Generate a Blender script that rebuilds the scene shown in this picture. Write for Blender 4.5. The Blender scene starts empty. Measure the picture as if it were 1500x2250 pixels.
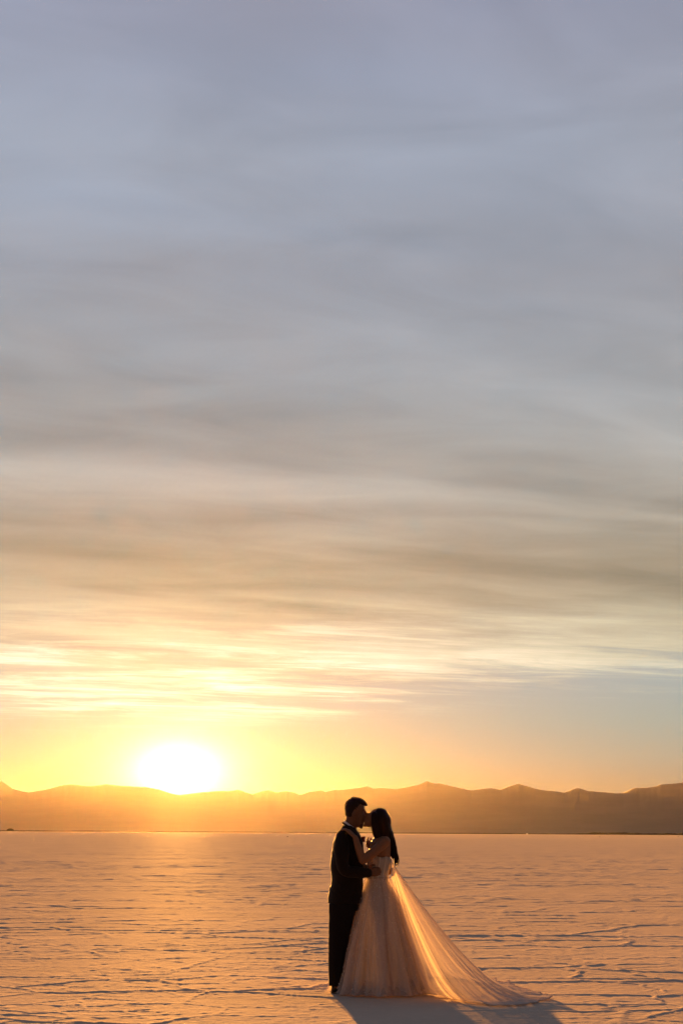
import bpy, bmesh, math, random
import numpy as np
from mathutils import Vector, Matrix

random.seed(7)
rng = np.random.default_rng(11)
scene = bpy.context.scene
COL = scene.collection
R = math.radians

# ------------------------------------------------------------------ camera
F_PX = 3125.0            # focal length in photo pixels (50 mm lens)
CAM_H = 1.46
PITCH = R(12.71)
ROLL = R(0.33)
cam_d = bpy.data.cameras.new('camera')
cam = bpy.data.objects.new('camera', cam_d)
COL.objects.link(cam)
cam_d.sensor_fit = 'VERTICAL'
cam_d.sensor_height = 36.0
cam_d.lens = 50.0
cam_d.clip_start = 0.1
cam_d.clip_end = 120000.0
CAM_M = (Matrix.Translation((0, 0, CAM_H)) @ Matrix.Rotation(R(90) + PITCH, 4, 'X') @ Matrix.Rotation(ROLL, 4, 'Z'))
cam.matrix_world = CAM_M
scene.camera = cam
CAM_R = CAM_M.to_3x3()


def ray(px, py):
    return (CAM_R @ Vector(((px - 750) / F_PX, (1125 - py) / F_PX, -1.0))).normalized()


def at(px, py, Y):
    """the point on the upright plane Y metres in front of the camera"""
    d = ray(px, py)
    t = Y / d.y
    return Vector((d.x * t, Y, CAM_H + d.z * t))


def azel(px, py):
    d = ray(px, py)
    return math.atan2(d.x, d.y), math.asin(d.z)


# ------------------------------------------------------------------ sky, sun, exposure
SUN_AZ, SUN_EL = azel(393, 1695)
SUN_DIR = Vector((math.sin(SUN_AZ) * math.cos(SUN_EL), math.cos(SUN_AZ) * math.cos(SUN_EL), math.sin(SUN_EL)))

scene.view_settings.view_transform = 'Standard'
scene.view_settings.look = 'None'
scene.view_settings.gamma = 1.0
scene.view_settings.use_curve_mapping = False
scene.view_settings.exposure = 3.0

world = bpy.data.worlds.new('World')
scene.world = world
world.use_nodes = True


class NT:
    """short-hand for building node trees"""
    def __init__(self, tree):
        self.t = tree
        tree.nodes.clear()

    def n(self, kind, **kw):
        nd = self.t.nodes.new(kind)
        ins = kw.pop('ins', {})
        for k, v in kw.items():
            setattr(nd, k, v)
        for k, v in ins.items():
            if isinstance(v, bpy.types.NodeSocket):
                self.t.links.new(v, nd.inputs[k])
            else:
                if isinstance(v, tuple) and nd.inputs[k].type == 'RGBA' and len(v) == 3:
                    v = v + (1.0,)
                nd.inputs[k].default_value = v
        return nd

    def m(self, op, a, b=0.0, c=None, clamp=False):
        nd = self.n('ShaderNodeMath', operation=op, use_clamp=clamp)
        for i, v in enumerate((a, b, c)):
            if v is None:
                continue
            if isinstance(v, bpy.types.NodeSocket):
                self.t.links.new(v, nd.inputs[i])
            else:
                nd.inputs[i].default_value = v
        return nd.outputs[0]

    def smooth(self, v, a, b, lo=0.0, hi=1.0):
        nd = self.n('ShaderNodeMapRange', interpolation_type='SMOOTHSTEP')
        self.t.links.new(v, nd.inputs['Value'])
        for k, x in (('From Min', a), ('From Max', b), ('To Min', lo), ('To Max', hi)):
            nd.inputs[k].default_value = x
        return nd.outputs['Result']

    def mix(self, f, a, b, blend='MIX'):
        nd = self.n('ShaderNodeMix', data_type='RGBA', blend_type=blend)
        for sock, v in ((nd.inputs[0], f), (nd.inputs[6], a), (nd.inputs[7], b)):
            if isinstance(v, bpy.types.NodeSocket):
                self.t.links.new(v, sock)
            elif sock.type == 'VALUE':
                sock.default_value = v
            else:
                sock.default_value = tuple(v) + ((1.0,) if len(v) == 3 else ())
        return nd.outputs[2]

    def ramp(self, f, stops, interp='LINEAR'):
        nd = self.n('ShaderNodeValToRGB')
        el = nd.color_ramp.elements
        nd.color_ramp.interpolation = interp
        while len(el) < len(stops):
            el.new(0.5)
        for e, (p, c) in zip(el, stops):
            e.position = p
            e.color = tuple(c) + ((1.0,) if len(c) == 3 else ())
        self.t.links.new(f, nd.inputs[0])
        return nd.outputs[0]


def lin(r, g, b):
    def f(v):
        v /= 255.0
        return v / 12.92 if v <= 0.04045 else ((v + 0.055) / 1.055) ** 2.4
    return (f(r), f(g), f(b))


def build_world():
    w = NT(world.node_tree)
    tc = w.n('ShaderNodeTexCoord')
    dirv = w.n('ShaderNodeVectorMath', operation='NORMALIZE', ins={0: tc.outputs['Generated']}).outputs[0]
    sep = w.n('ShaderNodeSeparateXYZ', ins={0: dirv})
    x, y, z = sep.outputs
    zpos = w.m('MAXIMUM', z, 0.0)
    elev = w.m('MULTIPLY', w.m('ARCSINE', zpos), 180 / math.pi)          # degrees
    dot = w.n('ShaderNodeVectorMath', operation='DOT_PRODUCT', ins={0: dirv, 1: tuple(SUN_DIR)}).outputs['Value']
    ang = w.m('MULTIPLY', w.m('ARCCOSINE', w.m('MINIMUM', dot, 0.9999999)), 180 / math.pi)   # degrees from the sun
    # cloud sheet at a fixed height: perspective by 1/z, seen from below
    iz = w.m('DIVIDE', 1.0, w.m('ADD', zpos, 0.035))
    cx = w.m('MULTIPLY', x, iz)
    cy = w.m('MULTIPLY', y, iz)
    ca, sa = math.cos(R(-14)), math.sin(R(-14))                            # streak direction
    ux = w.m('ADD', w.m('MULTIPLY', cx, ca), w.m('MULTIPLY', cy, -sa))
    uy = w.m('ADD', w.m('MULTIPLY', cx, sa), w.m('MULTIPLY', cy, ca))

    def noise(sx, sy, off, scale, detail, rough, dist=0.0):
        v = w.n('ShaderNodeCombineXYZ', ins={0: w.m('MULTIPLY', ux, sx), 1: w.m('MULTIPLY', uy, sy), 2: off}).outputs[0]
        return w.n('ShaderNodeTexNoise', ins={'Vector': v, 'Scale': scale, 'Detail': detail, 'Roughness': rough,
                                              'Distortion': dist}).outputs['Fac']
    n_big = noise(0.40, 0.85, 3.1, 1.0, 3.0, 0.45, 0.6)
    n_mid = noise(0.42, 1.25, 8.4, 1.5, 3.5, 0.45, 0.9)
    n_fine = noise(0.44, 1.05, 21.7, 2.6, 12.0, 0.66, 0.45)
    n_fib = noise(0.50, 2.6, 33.2, 4.2, 9.0, 0.68, 0.5)
    n_mot = noise(0.75, 1.2, 40.3, 3.2, 8.0, 0.58, 0.7)
    n_hue = noise(0.6, 1.0, 55.9, 1.3, 3.0, 0.5, 0.4)

    # sheet colour by height above the horizon (display-linear; the Background strength scales it)
    def st(deg):
        return min(1.0, deg / 90.0) ** 0.5
    f = w.m('POWER', w.m('DIVIDE', elev, 90.0), 0.5)
    deck = w.ramp(f, [
        (st(0.0), (0.38, 0.28, 0.14)), (st(2.0), (0.40, 0.31, 0.18)), (st(4.2), (0.43, 0.38, 0.27)),
        (st(6.5), (0.60, 0.54, 0.39)), (st(8.6), (0.47, 0.41, 0.29)), (st(10.5), (0.44, 0.37, 0.27)),
        (st(13.5), (0.42, 0.385, 0.34)), (st(17.5), (0.37, 0.37, 0.38)), (st(22.0), (0.36, 0.36, 0.40)),
        (st(27.0), (0.345, 0.365, 0.435)), (st(33.0), (0.295, 0.31, 0.41)), (st(55.0), (0.18, 0.19, 0.27)),
        (st(90.0), (0.12, 0.13, 0.19))])
    # brightness of the sheet: broad dark and light bands, finer streaks lower down
    low = w.smooth(elev, 28.0, 6.0)
    b = w.m('ADD', w.m('MULTIPLY', w.m('SUBTRACT', n_big, 0.5), 0.9), w.m('MULTIPLY', w.m('SUBTRACT', n_mid, 0.5), w.m('MULTIPLY_ADD', low, 0.75, 0.15)))
    b = w.m('ADD', b, w.m('MULTIPLY', w.m('SUBTRACT', n_mot, 0.5), 0.46))
    b = w.m('ADD', b, 1.0)
    hue = w.m('MULTIPLY', w.m('SUBTRACT', n_hue, 0.5), w.smooth(elev, 11.0, 22.0))
    deck = w.mix(1.0, deck, w.n('ShaderNodeCombineColor', ins={0: w.m('MULTIPLY_ADD', hue, -0.30, 1.0), 1: 1.02, 2: w.m('MULTIPLY_ADD', hue, 0.30, 1.02)}).outputs[0], 'MULTIPLY')
    deck = w.mix(1.0, deck, w.n('ShaderNodeCombineColor', ins={0: b, 1: b, 2: b}).outputs[0], 'MULTIPLY')

    # clear air below and between the clouds: the physical sky
    sky = w.n('ShaderNodeTexSky', sky_type='NISHITA')
    sky.sun_disc = False
    sky.sun_elevation = SUN_EL
    sky.sun_rotation = SUN_AZ
    sky.altitude = 1280.0
    sky.air_density = 1.0
    sky.dust_density = 2.0
    sky.ozone_density = 2.0
    clear = w.mix(1.0, sky.outputs[0], (NISH, NISH, NISH), 'MULTIPLY')
    clear = w.mix(0.85, clear, w.ramp(f, [
        (st(0.0), (0.38, 0.26, 0.13)), (st(1.8), (0.41, 0.30, 0.18)), (st(3.0), (0.42, 0.40, 0.30)), (st(4.4), (0.39, 0.45, 0.39)),
        (st(6.2), (0.39, 0.47, 0.47)), (st(8.0), (0.46, 0.47, 0.39)), (st(20.0), lin(150, 165, 190)), (st(90.0), lin(100, 115, 150))]))

    # how closed the sheet is: open in a low wedge to the right of the sun, closed above
    edge = w.m('MULTIPLY_ADD', cx, 0.0, 6.2)
    az = w.m('MULTIPLY', w.m('ARCTAN2', x, y), 180 / math.pi)
    tilt = w.m('MULTIPLY', w.smooth(az, -8.0, 13.0), 1.2)
    e2 = w.m('SUBTRACT', elev, tilt)
    cover = w.smooth(w.m('ADD', e2, w.m('MULTIPLY', w.m('SUBTRACT', n_fine, 0.5), 6.0)), 4.2, 6.2)
    col = w.mix(cover, clear, deck)

    # bright cirrus streaks low over the sun
    band = w.m('MULTIPLY', w.smooth(e2, 3.6, 5.2), w.smooth(e2, 9.5, 6.0))
    streak = w.m('MULTIPLY', w.m('MULTIPLY', w.smooth(n_fine, 0.40, 0.70), w.smooth(n_fib, 0.30, 0.66, 0.25, 1.35)), band)
    near = w.m('ADD', w.m('EXPONENT', w.m('MULTIPLY', w.m('POWER', w.m('DIVIDE', ang, 9.5), 2.0), -1.0)), 0.07)
    amp = w.m('MULTIPLY', w.m('MULTIPLY', streak, near), 0.8)
    col = w.mix(1.0, col, w.mix(1.0, (1.0, 0.95, 0.80), w.n('ShaderNodeCombineColor', ins={0: amp, 1: amp, 2: amp}).outputs[0], 'MULTIPLY'), 'ADD')

    # forward-scattered light round the sun, drawn out sideways by the haze layer
    daz = w.m('SUBTRACT', az, math.degrees(SUN_AZ))
    dz2 = w.m('POWER', w.m('SUBTRACT', elev, math.degrees(SUN_EL)), 2.0)
    flat_a = w.m('SQRT', w.m('MULTIPLY_ADD', dz2, 1.55, w.m('MULTIPLY', w.m('MULTIPLY', daz, daz), 0.62)))
    ang_e = w.m('MAXIMUM', flat_a, w.m('MULTIPLY', ang, 0.5))
    def lobe(width, power, gain, tint):
        v = w.m('MULTIPLY', w.m('EXPONENT', w.m('MULTIPLY', w.m('POWER', w.m('DIVIDE', ang_e, width), power), -1.0)), gain)
        return w.mix(1.0, tint, w.n('ShaderNodeCombineColor', ins={0: v, 1: v, 2: v}).outputs[0], 'MULTIPLY')
    for args in AUREOLE:
        col = w.mix(1.0, col, lobe(*args), 'ADD')
    # the side of the sky away from the sun is dimmer
    back = w.smooth(ang, 18.0, 150.0, 1.0, BACK)
    col = w.mix(1.0, col, w.n('ShaderNodeCombineColor', ins={0: back, 1: back, 2: back}).outputs[0], 'MULTIPLY')
    bg = w.n('ShaderNodeBackground', ins={'Color': col, 'Strength': 0.125})
    out = w.n('ShaderNodeOutputWorld')
    w.t.links.new(bg.outputs[0], out.inputs[0])


NISH = 0.02
BACK = 0.25
AUREOLE = [(0.74, 1.0, 5.5, (1.0, 0.80, 0.62))]
build_world()

sun_d = bpy.data.lights.new('sun', 'SUN')
sun = bpy.data.objects.new('sun', sun_d)
COL.objects.link(sun)
sun_d.energy = 5.0
sun_d.angle = R(0.53)
sun_d.color = (1.0, 0.41, 0.075)
sun.rotation_euler = SUN_DIR.to_track_quat('Z', 'Y').to_euler()
sun.location = SUN_DIR * 60 + Vector((0, 0, 5))

scene.cycles.use_denoising = True
scene.cycles.volume_bounces = 1
scene.cycles.max_bounces = 10
scene.cycles.transparent_max_bounces = 24
scene.cycles.sample_clamp_indirect = 6.0


# ------------------------------------------------------------------ helpers
def material(name):
    m = bpy.data.materials.new(name)
    m.use_nodes = True
    return m, NT(m.node_tree)


def finish(nt, shader, disp=None, volume=None):
    out = nt.n('ShaderNodeOutputMaterial')
    if shader is not None:
        nt.t.links.new(shader, out.inputs['Surface'])
    if volume is not None:
        nt.t.links.new(volume, out.inputs['Volume'])


def link(name, me, mat=None, parent=None, smooth=True, **props):
    o = bpy.data.objects.new(name, me)
    COL.objects.link(o)
    if mat is not None:
        me.materials.clear()
        me.materials.append(mat)
    if smooth and len(me.polygons):
        me.polygons.foreach_set('use_smooth', np.ones(len(me.polygons), dtype=bool))
    if parent is not None:
        o.parent = parent
        o.matrix_parent_inverse = Matrix.Translation(parent.location).inverted()
    for k, v in props.items():
        o[k] = v
    return o


def grid_mesh(name, V, nu, nv, wrap=False):
    """V: (nu*nv, 3) row-major (u outer); quads between neighbours"""
    idx = np.arange(nu * nv).reshape(nu, nv)
    if wrap:
        a, b = idx[:-1], np.roll(idx, -1, axis=1)[:-1]
        c, d = np.roll(idx, -1, axis=1)[1:], idx[1:]
    else:
        a, b, c, d = idx[:-1, :-1], idx[:-1, 1:], idx[1:, 1:], idx[1:, :-1]
    quads = np.stack([a, b, c, d], axis=-1).reshape(-1, 4)
    me = bpy.data.meshes.new(name)
    me.vertices.add(len(V))
    me.vertices.foreach_set('co', np.asarray(V, dtype=np.float32).ravel())
    nq = len(quads)
    me.loops.add(nq * 4)
    me.loops.foreach_set('vertex_index', quads.astype(np.int32).ravel())
    me.polygons.add(nq)
    me.polygons.foreach_set('loop_start', np.arange(0, nq * 4, 4, dtype=np.int32))
    me.update(calc_edges=True)
    me.validate()
    return me


_perm = np.random.default_rng(5).random((512, 512)).astype(np.float32)


def vnoise(x, y, seed=0):
    """smooth value noise in 0..1"""
    xi = np.floor(x).astype(np.int64)
    yi = np.floor(y).astype(np.int64)
    fx = x - xi
    fy = y - yi
    fx = fx * fx * (3 - 2 * fx)
    fy = fy * fy * (3 - 2 * fy)
    def h(i, j):
        return _perm[(i + seed * 37) & 511, (j + seed * 101) & 511]
    return (h(xi, yi) * (1 - fx) + h(xi + 1, yi) * fx) * (1 - fy) + (h(xi, yi + 1) * (1 - fx) + h(xi + 1, yi + 1) * fx) * fy


def fbm(x, y, octaves=4, seed=0, gain=0.5):
    s = np.zeros_like(x)
    a, tot = 1.0, 0.0
    for o in range(octaves):
        s += a * vnoise(x * 2 ** o + 13.7 * o, y * 2 ** o - 7.3 * o, seed + o)
        tot += a
        a *= gain
    return s / tot


def cells(x, y, size, seed=0):
    """distance to the nearest border of a jittered polygon net, in metres"""
    gx = np.floor(x / size).astype(np.int64)
    gy = np.floor(y / size).astype(np.int64)
    f1 = np.full(x.shape, 1e9)
    f2 = np.full(x.shape, 1e9)
    p1 = [np.zeros_like(x), np.zeros_like(x)]
    p2 = [np.zeros_like(x), np.zeros_like(x)]
    for i in (-1, 0, 1):
        for j in (-1, 0, 1):
            sx = (gx + i + 0.1 + 0.8 * _perm[(gx + i + seed) & 511, (gy + j) & 511]) * size
            sy = (gy + j + 0.1 + 0.8 * _perm[(gx + i) & 511, (gy + j + seed + 77) & 511]) * size
            d = (sx - x) ** 2 + (sy - y) ** 2
            c1 = d < f1
            c2 = (~c1) & (d < f2)
            f2 = np.where(c1, f1, np.where(c2, d, f2))
            for k, s in ((0, sx), (1, sy)):
                p2[k] = np.where(c1, p1[k], np.where(c2, s, p2[k]))
                p1[k] = np.where(c1, s, p1[k])
            f1 = np.where(c1, d, f1)
    sep = np.sqrt((p1[0] - p2[0]) ** 2 + (p1[1] - p2[1]) ** 2) + 1e-6
    return (f2 - f1) / (2 * sep)


# ------------------------------------------------------------------ salt flat
def salt_height(x, y, step):
    """relief of the salt crust in metres; step is the local mesh spacing"""
    wx = x + 0.30 * (fbm(x * 1.3, y * 1.3, 3, 3) - 0.5) + 0.10 * (fbm(x * 6, y * 6, 2, 9) - 0.5)
    wy = y + 0.30 * (fbm(x * 1.3, y * 1.3, 3, 15) - 0.5) + 0.10 * (fbm(x * 6, y * 6, 2, 21) - 0.5)
    e1 = cells(wx * 0.80, wy * 1.05, 1.15, 3)
    e2 = cells(wx * 0.9 + 40, wy * 1.25 + 11, 0.50, 19)
    e3 = cells(wx * 0.62 + 7, wy * 1.0 + 3, 3.1, 140)
    w3 = np.maximum(0.030, step * 0.75)
    w1 = np.maximum(0.021, step * 0.7)
    w2 = np.maximum(0.020, step * 0.8)
    a1 = np.clip((fbm(x * 0.55, y * 0.55, 3, 31) - 0.30) * 3.0, 0.34, 1.15)
    a2 = np.clip((fbm(x * 0.9, y * 0.9, 3, 47) - 0.36) * 3.5, 0.0, 1.0)
    lump = 0.65 + 0.7 * fbm(x * 7, y * 7, 2, 53)
    k1, k2 = (w1 / 0.021) ** 0.42, (w2 / 0.020) ** 0.2
    h = 0.0058 * k1 * a1 * lump * np.exp(-(e1 / w1) ** 2) + 0.0010 * a1 * np.exp(-(e1 / (3.0 * w1)) ** 2)
    a3 = np.clip((fbm(x * 0.21, y * 0.3, 3, 97) - 0.30) * 3.4, 0.15, 1.2)
    h += 0.0058 * (w3 / 0.030) ** 0.50 * a3 * (0.8 + 0.2 * lump) * np.exp(-(e3 / w3) ** 2)
    h += 0.0034 * k2 * a2 * lump * np.exp(-(e2 / w2) ** 2)
    h += 0.0016 * (fbm(x * 2.2, y * 2.2, 3, 61) - 0.5)
    h += 0.005 * np.clip(fbm(x * 9, y * 9, 2, 83) - 0.60, 0, 1) * np.clip(1.5 - step / 0.1, 0.4, 1)
    h += np.where(step < 0.08, 0.0044, 0.0018) * (fbm(x * 16, y * 16, 3, 71, 0.65) - 0.5)
    return h * 0.85


def build_ground():
    rr = [0.0]
    while rr[-1] < 8.2:
        rr.append(rr[-1] + 0.4)
    d = 8.4
    while d < 900:
        rr.append(d)
        d += d * min(0.0017 * (d / 10) ** 0.5, 0.012)
    while d < 21000:
        rr.append(d)
        d *= 1.12
    rr = np.array(rr)
    aa = np.concatenate([np.radians(np.linspace(-180, -19, 60, endpoint=False)), np.radians(np.linspace(-19, 19, 560, endpoint=False)),
                         np.radians(np.linspace(19, 180, 60, endpoint=False))])
    RR, AA = np.meshgrid(rr, aa, indexing='ij')
    X, Y = RR * np.sin(AA), RR * np.cos(AA)
    step = np.maximum(np.gradient(rr)[:, None] * np.ones_like(AA), RR * R(38.0 / 560))
    Z = np.zeros_like(X)
    m = (RR > 8) & (RR < 900) & (np.abs(AA) < R(19.2))
    Z[m] = salt_height(X[m], Y[m], step[m]) * np.clip(1.0 - (RR[m] - 500) / 400, 0, 1)
    me = grid_mesh('salt_flat', np.stack([X, Y, Z], -1).reshape(-1, 3), len(rr), len(aa), wrap=True)
    # material: dry grey-tan salt crust
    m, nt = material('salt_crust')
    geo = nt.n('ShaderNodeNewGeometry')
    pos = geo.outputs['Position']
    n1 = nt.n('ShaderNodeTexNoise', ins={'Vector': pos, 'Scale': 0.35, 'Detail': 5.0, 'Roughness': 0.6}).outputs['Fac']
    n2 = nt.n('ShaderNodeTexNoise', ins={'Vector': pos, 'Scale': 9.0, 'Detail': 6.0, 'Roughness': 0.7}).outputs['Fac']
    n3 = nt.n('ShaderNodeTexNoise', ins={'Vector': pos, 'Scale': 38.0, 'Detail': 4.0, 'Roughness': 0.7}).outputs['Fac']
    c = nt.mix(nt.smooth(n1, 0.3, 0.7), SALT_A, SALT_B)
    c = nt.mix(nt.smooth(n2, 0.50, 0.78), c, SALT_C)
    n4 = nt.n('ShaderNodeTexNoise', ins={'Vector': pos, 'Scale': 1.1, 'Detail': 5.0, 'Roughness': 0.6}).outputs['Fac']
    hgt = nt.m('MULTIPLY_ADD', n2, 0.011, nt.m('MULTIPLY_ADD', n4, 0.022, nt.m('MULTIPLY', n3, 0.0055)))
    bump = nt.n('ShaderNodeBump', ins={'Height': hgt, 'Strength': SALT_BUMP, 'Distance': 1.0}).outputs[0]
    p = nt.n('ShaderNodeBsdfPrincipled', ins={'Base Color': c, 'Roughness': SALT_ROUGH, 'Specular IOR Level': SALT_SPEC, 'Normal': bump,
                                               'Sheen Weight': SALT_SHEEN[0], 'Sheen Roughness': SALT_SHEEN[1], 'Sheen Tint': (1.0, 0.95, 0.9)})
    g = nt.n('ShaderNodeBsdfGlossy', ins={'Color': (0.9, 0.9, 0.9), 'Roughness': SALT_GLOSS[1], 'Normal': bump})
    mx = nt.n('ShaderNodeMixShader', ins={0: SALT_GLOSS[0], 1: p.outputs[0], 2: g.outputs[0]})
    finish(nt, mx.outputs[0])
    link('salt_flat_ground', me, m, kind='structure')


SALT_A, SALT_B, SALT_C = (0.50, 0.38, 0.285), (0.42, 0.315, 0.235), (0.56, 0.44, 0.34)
SALT_BUMP, SALT_ROUGH, SALT_SPEC = 0.85, 1.0, 0.0
SALT_SHEEN = (0.10, 0.85)
SALT_GLOSS = (0.06, 0.80)
build_ground()

# ------------------------------------------------------------------ mountains
RIDGE = [(0, 1714), (15, 1723), (30, 1733), (50, 1739), (62, 1741), (90, 1737), (115, 1732), (135, 1726), (152, 1723), (172, 1725),
         (200, 1728), (220, 1725), (235, 1723), (260, 1726), (290, 1728), (320, 1729), (350, 1735), (378, 1744), (395, 1747), (415, 1744),
         (440, 1741), (455, 1740), (480, 1738), (505, 1738), (515, 1736.5), (525, 1735.5), (540, 1741), (555, 1745), (575, 1739),
         (590, 1736), (605, 1741), (630, 1738), (645, 1741), (660, 1747), (680, 1740), (705, 1736), (715, 1740), (735, 1735),
         (750, 1736), (790, 1731), (806, 1727), (822, 1733), (838, 1731), (870, 1734), (895, 1729), (920, 1724), (938, 1716), (955, 1722),
         (967, 1721), (990, 1727), (1015, 1733), (1035, 1737), (1060, 1733), (1077, 1732), (1100, 1735), (1120, 1727), (1136, 1722),
         (1150, 1725), (1175, 1733), (1200, 1737), (1238, 1741), (1255, 1735), (1270, 1731), (1290, 1738), (1320, 1740), (1350, 1743),
         (1368, 1742), (1385, 1734), (1395, 1731), (1420, 1731), (1440, 1728), (1450, 1724), (1480, 1722), (1500, 1719)]


def build_mountains():
    ae = np.array([azel(*p) for p in RIDGE])
    az = np.radians(np.concatenate([np.linspace(-85, -14.2, 260), np.linspace(-14.15, 14.15, 950), np.linspace(14.2, 85, 260)]))
    el = np.interp(az, ae[:, 0], ae[:, 1])
    a_ = np.degrees(az)
    wild = np.radians(1.45 + 0.6 * (fbm(a_ * 0.16, a_ * 0 + 2.5, 5, 3) - 0.35))
    out = np.clip((np.abs(a_) - 13.6) / 1.5, 0, 1)
    el = el * (1 - out) + wild * out
    el += np.radians(0.010) * (fbm(a_ * 9, a_ * 0 + 9.1, 3, 8) - 0.5) * 2
    ns = 46
    s = np.linspace(0, 1.25, ns)
    S, A = np.meshgrid(s, az, indexing='ij')
    E = np.broadcast_to(el, A.shape)
    dist = 11200 + 3600 * S
    H = np.tan(E) * (11200 + 3600) + CAM_H
    ker = np.hanning(181)
    ker /= ker.sum()
    Hs = np.convolve(np.pad(H[0], 90, mode='edge'), ker, mode='valid')[None, :]
    H = Hs + (H - Hs) * np.clip(S, 0, 1) ** 4            # the sharp crest fades into broad lower slopes
    sp = np.where(S <= 1, S, 1 - (S - 1) * 2.4)
    prof = np.where(S <= 1, np.power(np.clip(sp, 0, 1), 1.4), sp)
    xx, yy = A * 14000 / 900.0, dist / 900.0
    rid = 1 - np.abs(2 * fbm(xx * 2.2 + 0.6 * fbm(xx * 3, yy * 3, 3, 5), yy * 0.8, 5, 17) - 1)
    gully = (rid - 0.72) * 0.03 * np.clip(S * 1.2, 0, 1) * np.clip((1.0 - S) * 4.0, 0, 1)
    Z = H * np.maximum(prof + gully, -0.02) - 4 * (S == 0)
    X, Y = dist * np.sin(A), dist * np.cos(A)
    me = grid_mesh('mountains', np.stack([X, Y, Z], -1).reshape(-1, 3), ns, len(az))
    m, nt = material('mountain_rock')
    pos = nt.n('ShaderNodeNewGeometry').outputs['Position']
    n1 = nt.n('ShaderNodeTexNoise', ins={'Vector': pos, 'Scale': 0.0022, 'Detail': 7.0, 'Roughness': 0.65}).outputs['Fac']
    c = nt.mix(nt.smooth(n1, 0.35, 0.68), (0.185, 0.145, 0.120), (0.205, 0.160, 0.132))
    p = nt.n('ShaderNodeBsdfPrincipled', ins={'Base Color': c, 'Roughness': 0.95, 'Specular IOR Level': 0.1})
    finish(nt, p.outputs[0])
    link('mountains', me, m, kind='structure')


build_mountains()


# low dark shore where the salt ends
def build_shore():
    D = 5200.0
    az = np.radians(np.linspace(-40, 40, 1800))
    a_ = np.degrees(az)
    h = 3.0 + 3.2 * (fbm(a_ * 1.2, a_ * 0 + 4.4, 4, 12) - 0.35)
    right = np.clip((a_ - 8.8) / 1.4, 0, 1)
    h += right * (2.0 + 11.0 * np.clip(fbm(a_ * 2.1, a_ * 0 + 7.7, 4, 29) - 0.36, 0, 1))
    h = np.maximum(h, 1.6)
    rows = [(0, 0.0 - 0.3), (14, 0.75), (30, 1.0), (70, 0.55), (120, -0.05)]
    V = []
    for dd, k in rows:
        z = h * k if k > 0 else np.full_like(h, k)
        V.append(np.stack([(D + dd) * np.sin(az), (D + dd) * np.cos(az), z], -1))
    me = grid_mesh('far_shore', np.concatenate(V), len(rows), len(az))
    m, nt = material('shore_scrub')
    pos = nt.n('ShaderNodeNewGeometry').outputs['Position']
    n1 = nt.n('ShaderNodeTexNoise', ins={'Vector': pos, 'Scale': 0.03, 'Detail': 5.0}).outputs['Fac']
    c = nt.mix(n1, (0.035, 0.026, 0.014), (0.09, 0.066, 0.036))
    p = nt.n('ShaderNodeBsdfPrincipled', ins={'Base Color': c, 'Roughness': 1.0, 'Specular IOR Level': 0.0})
    finish(nt, p.outputs[0])
    link('far_shore', me, m, kind='structure')
    # knoll on the shore at the far left
    c0 = at(23.5, 1824, 5150)
    bm = bmesh.new()
    bmesh.ops.create_icosphere(bm, subdivisions=4, radius=1.0)
    for v in bm.verts:
        n = vnoise(np.array([v.co.x * 2.3 + 5]), np.array([v.co.y * 2.3 + v.co.z * 1.7 + 9]), 3)[0]
        x = v.co.x + (0.28 if v.co.x < 0 else -0.1) * max(v.co.z, 0) * -0.9
        v.co = Vector((x * 13.5, v.co.y * 12, max(v.co.z, -0.15) * (8.0 + 3.0 * n)))
    k = bpy.data.meshes.new('knoll')
    bm.to_mesh(k)
    bm.free()
    o = link('knoll', k, m, kind='structure')
    o.location = (c0.x, c0.y, 0)


build_shore()


# ------------------------------------------------------------------ haze
def build_haze():
    bm = bmesh.new()
    bmesh.ops.create_cube(bm, size=1.0)
    for v in bm.verts:
        v.co = Vector((v.co.x * 44000, v.co.y * 44000, -1.2 if v.co.z < 0 else 560.0))
    me = bpy.data.meshes.new('haze')
    bm.to_mesh(me)
    bm.free()
    m, nt = material('haze_air')
    pv = nt.n('ShaderNodeVolumePrincipled', ins={'Color': HAZE_COL, 'Density': HAZE_D, 'Anisotropy': HAZE_G})
    finish(nt, None, volume=pv.outputs[0])
    link('haze', me, m, smooth=False, kind='stuff')


HAZE_COL, HAZE_D, HAZE_G = (0.96, 0.89, 0.76), 0.86e-6, 0.84
# ------------------------------------------------------------------ mesh building for people and clothes
D0 = 14.0                                  # distance of the couple from the camera


def B(px, py, dy=0.0):
    return at(px, py, D0 + dy)


def gnd(px, py):
    d = ray(px, py)
    t = -CAM_H / d.z
    return Vector((d.x * t, d.y * t, 0.0))


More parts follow.
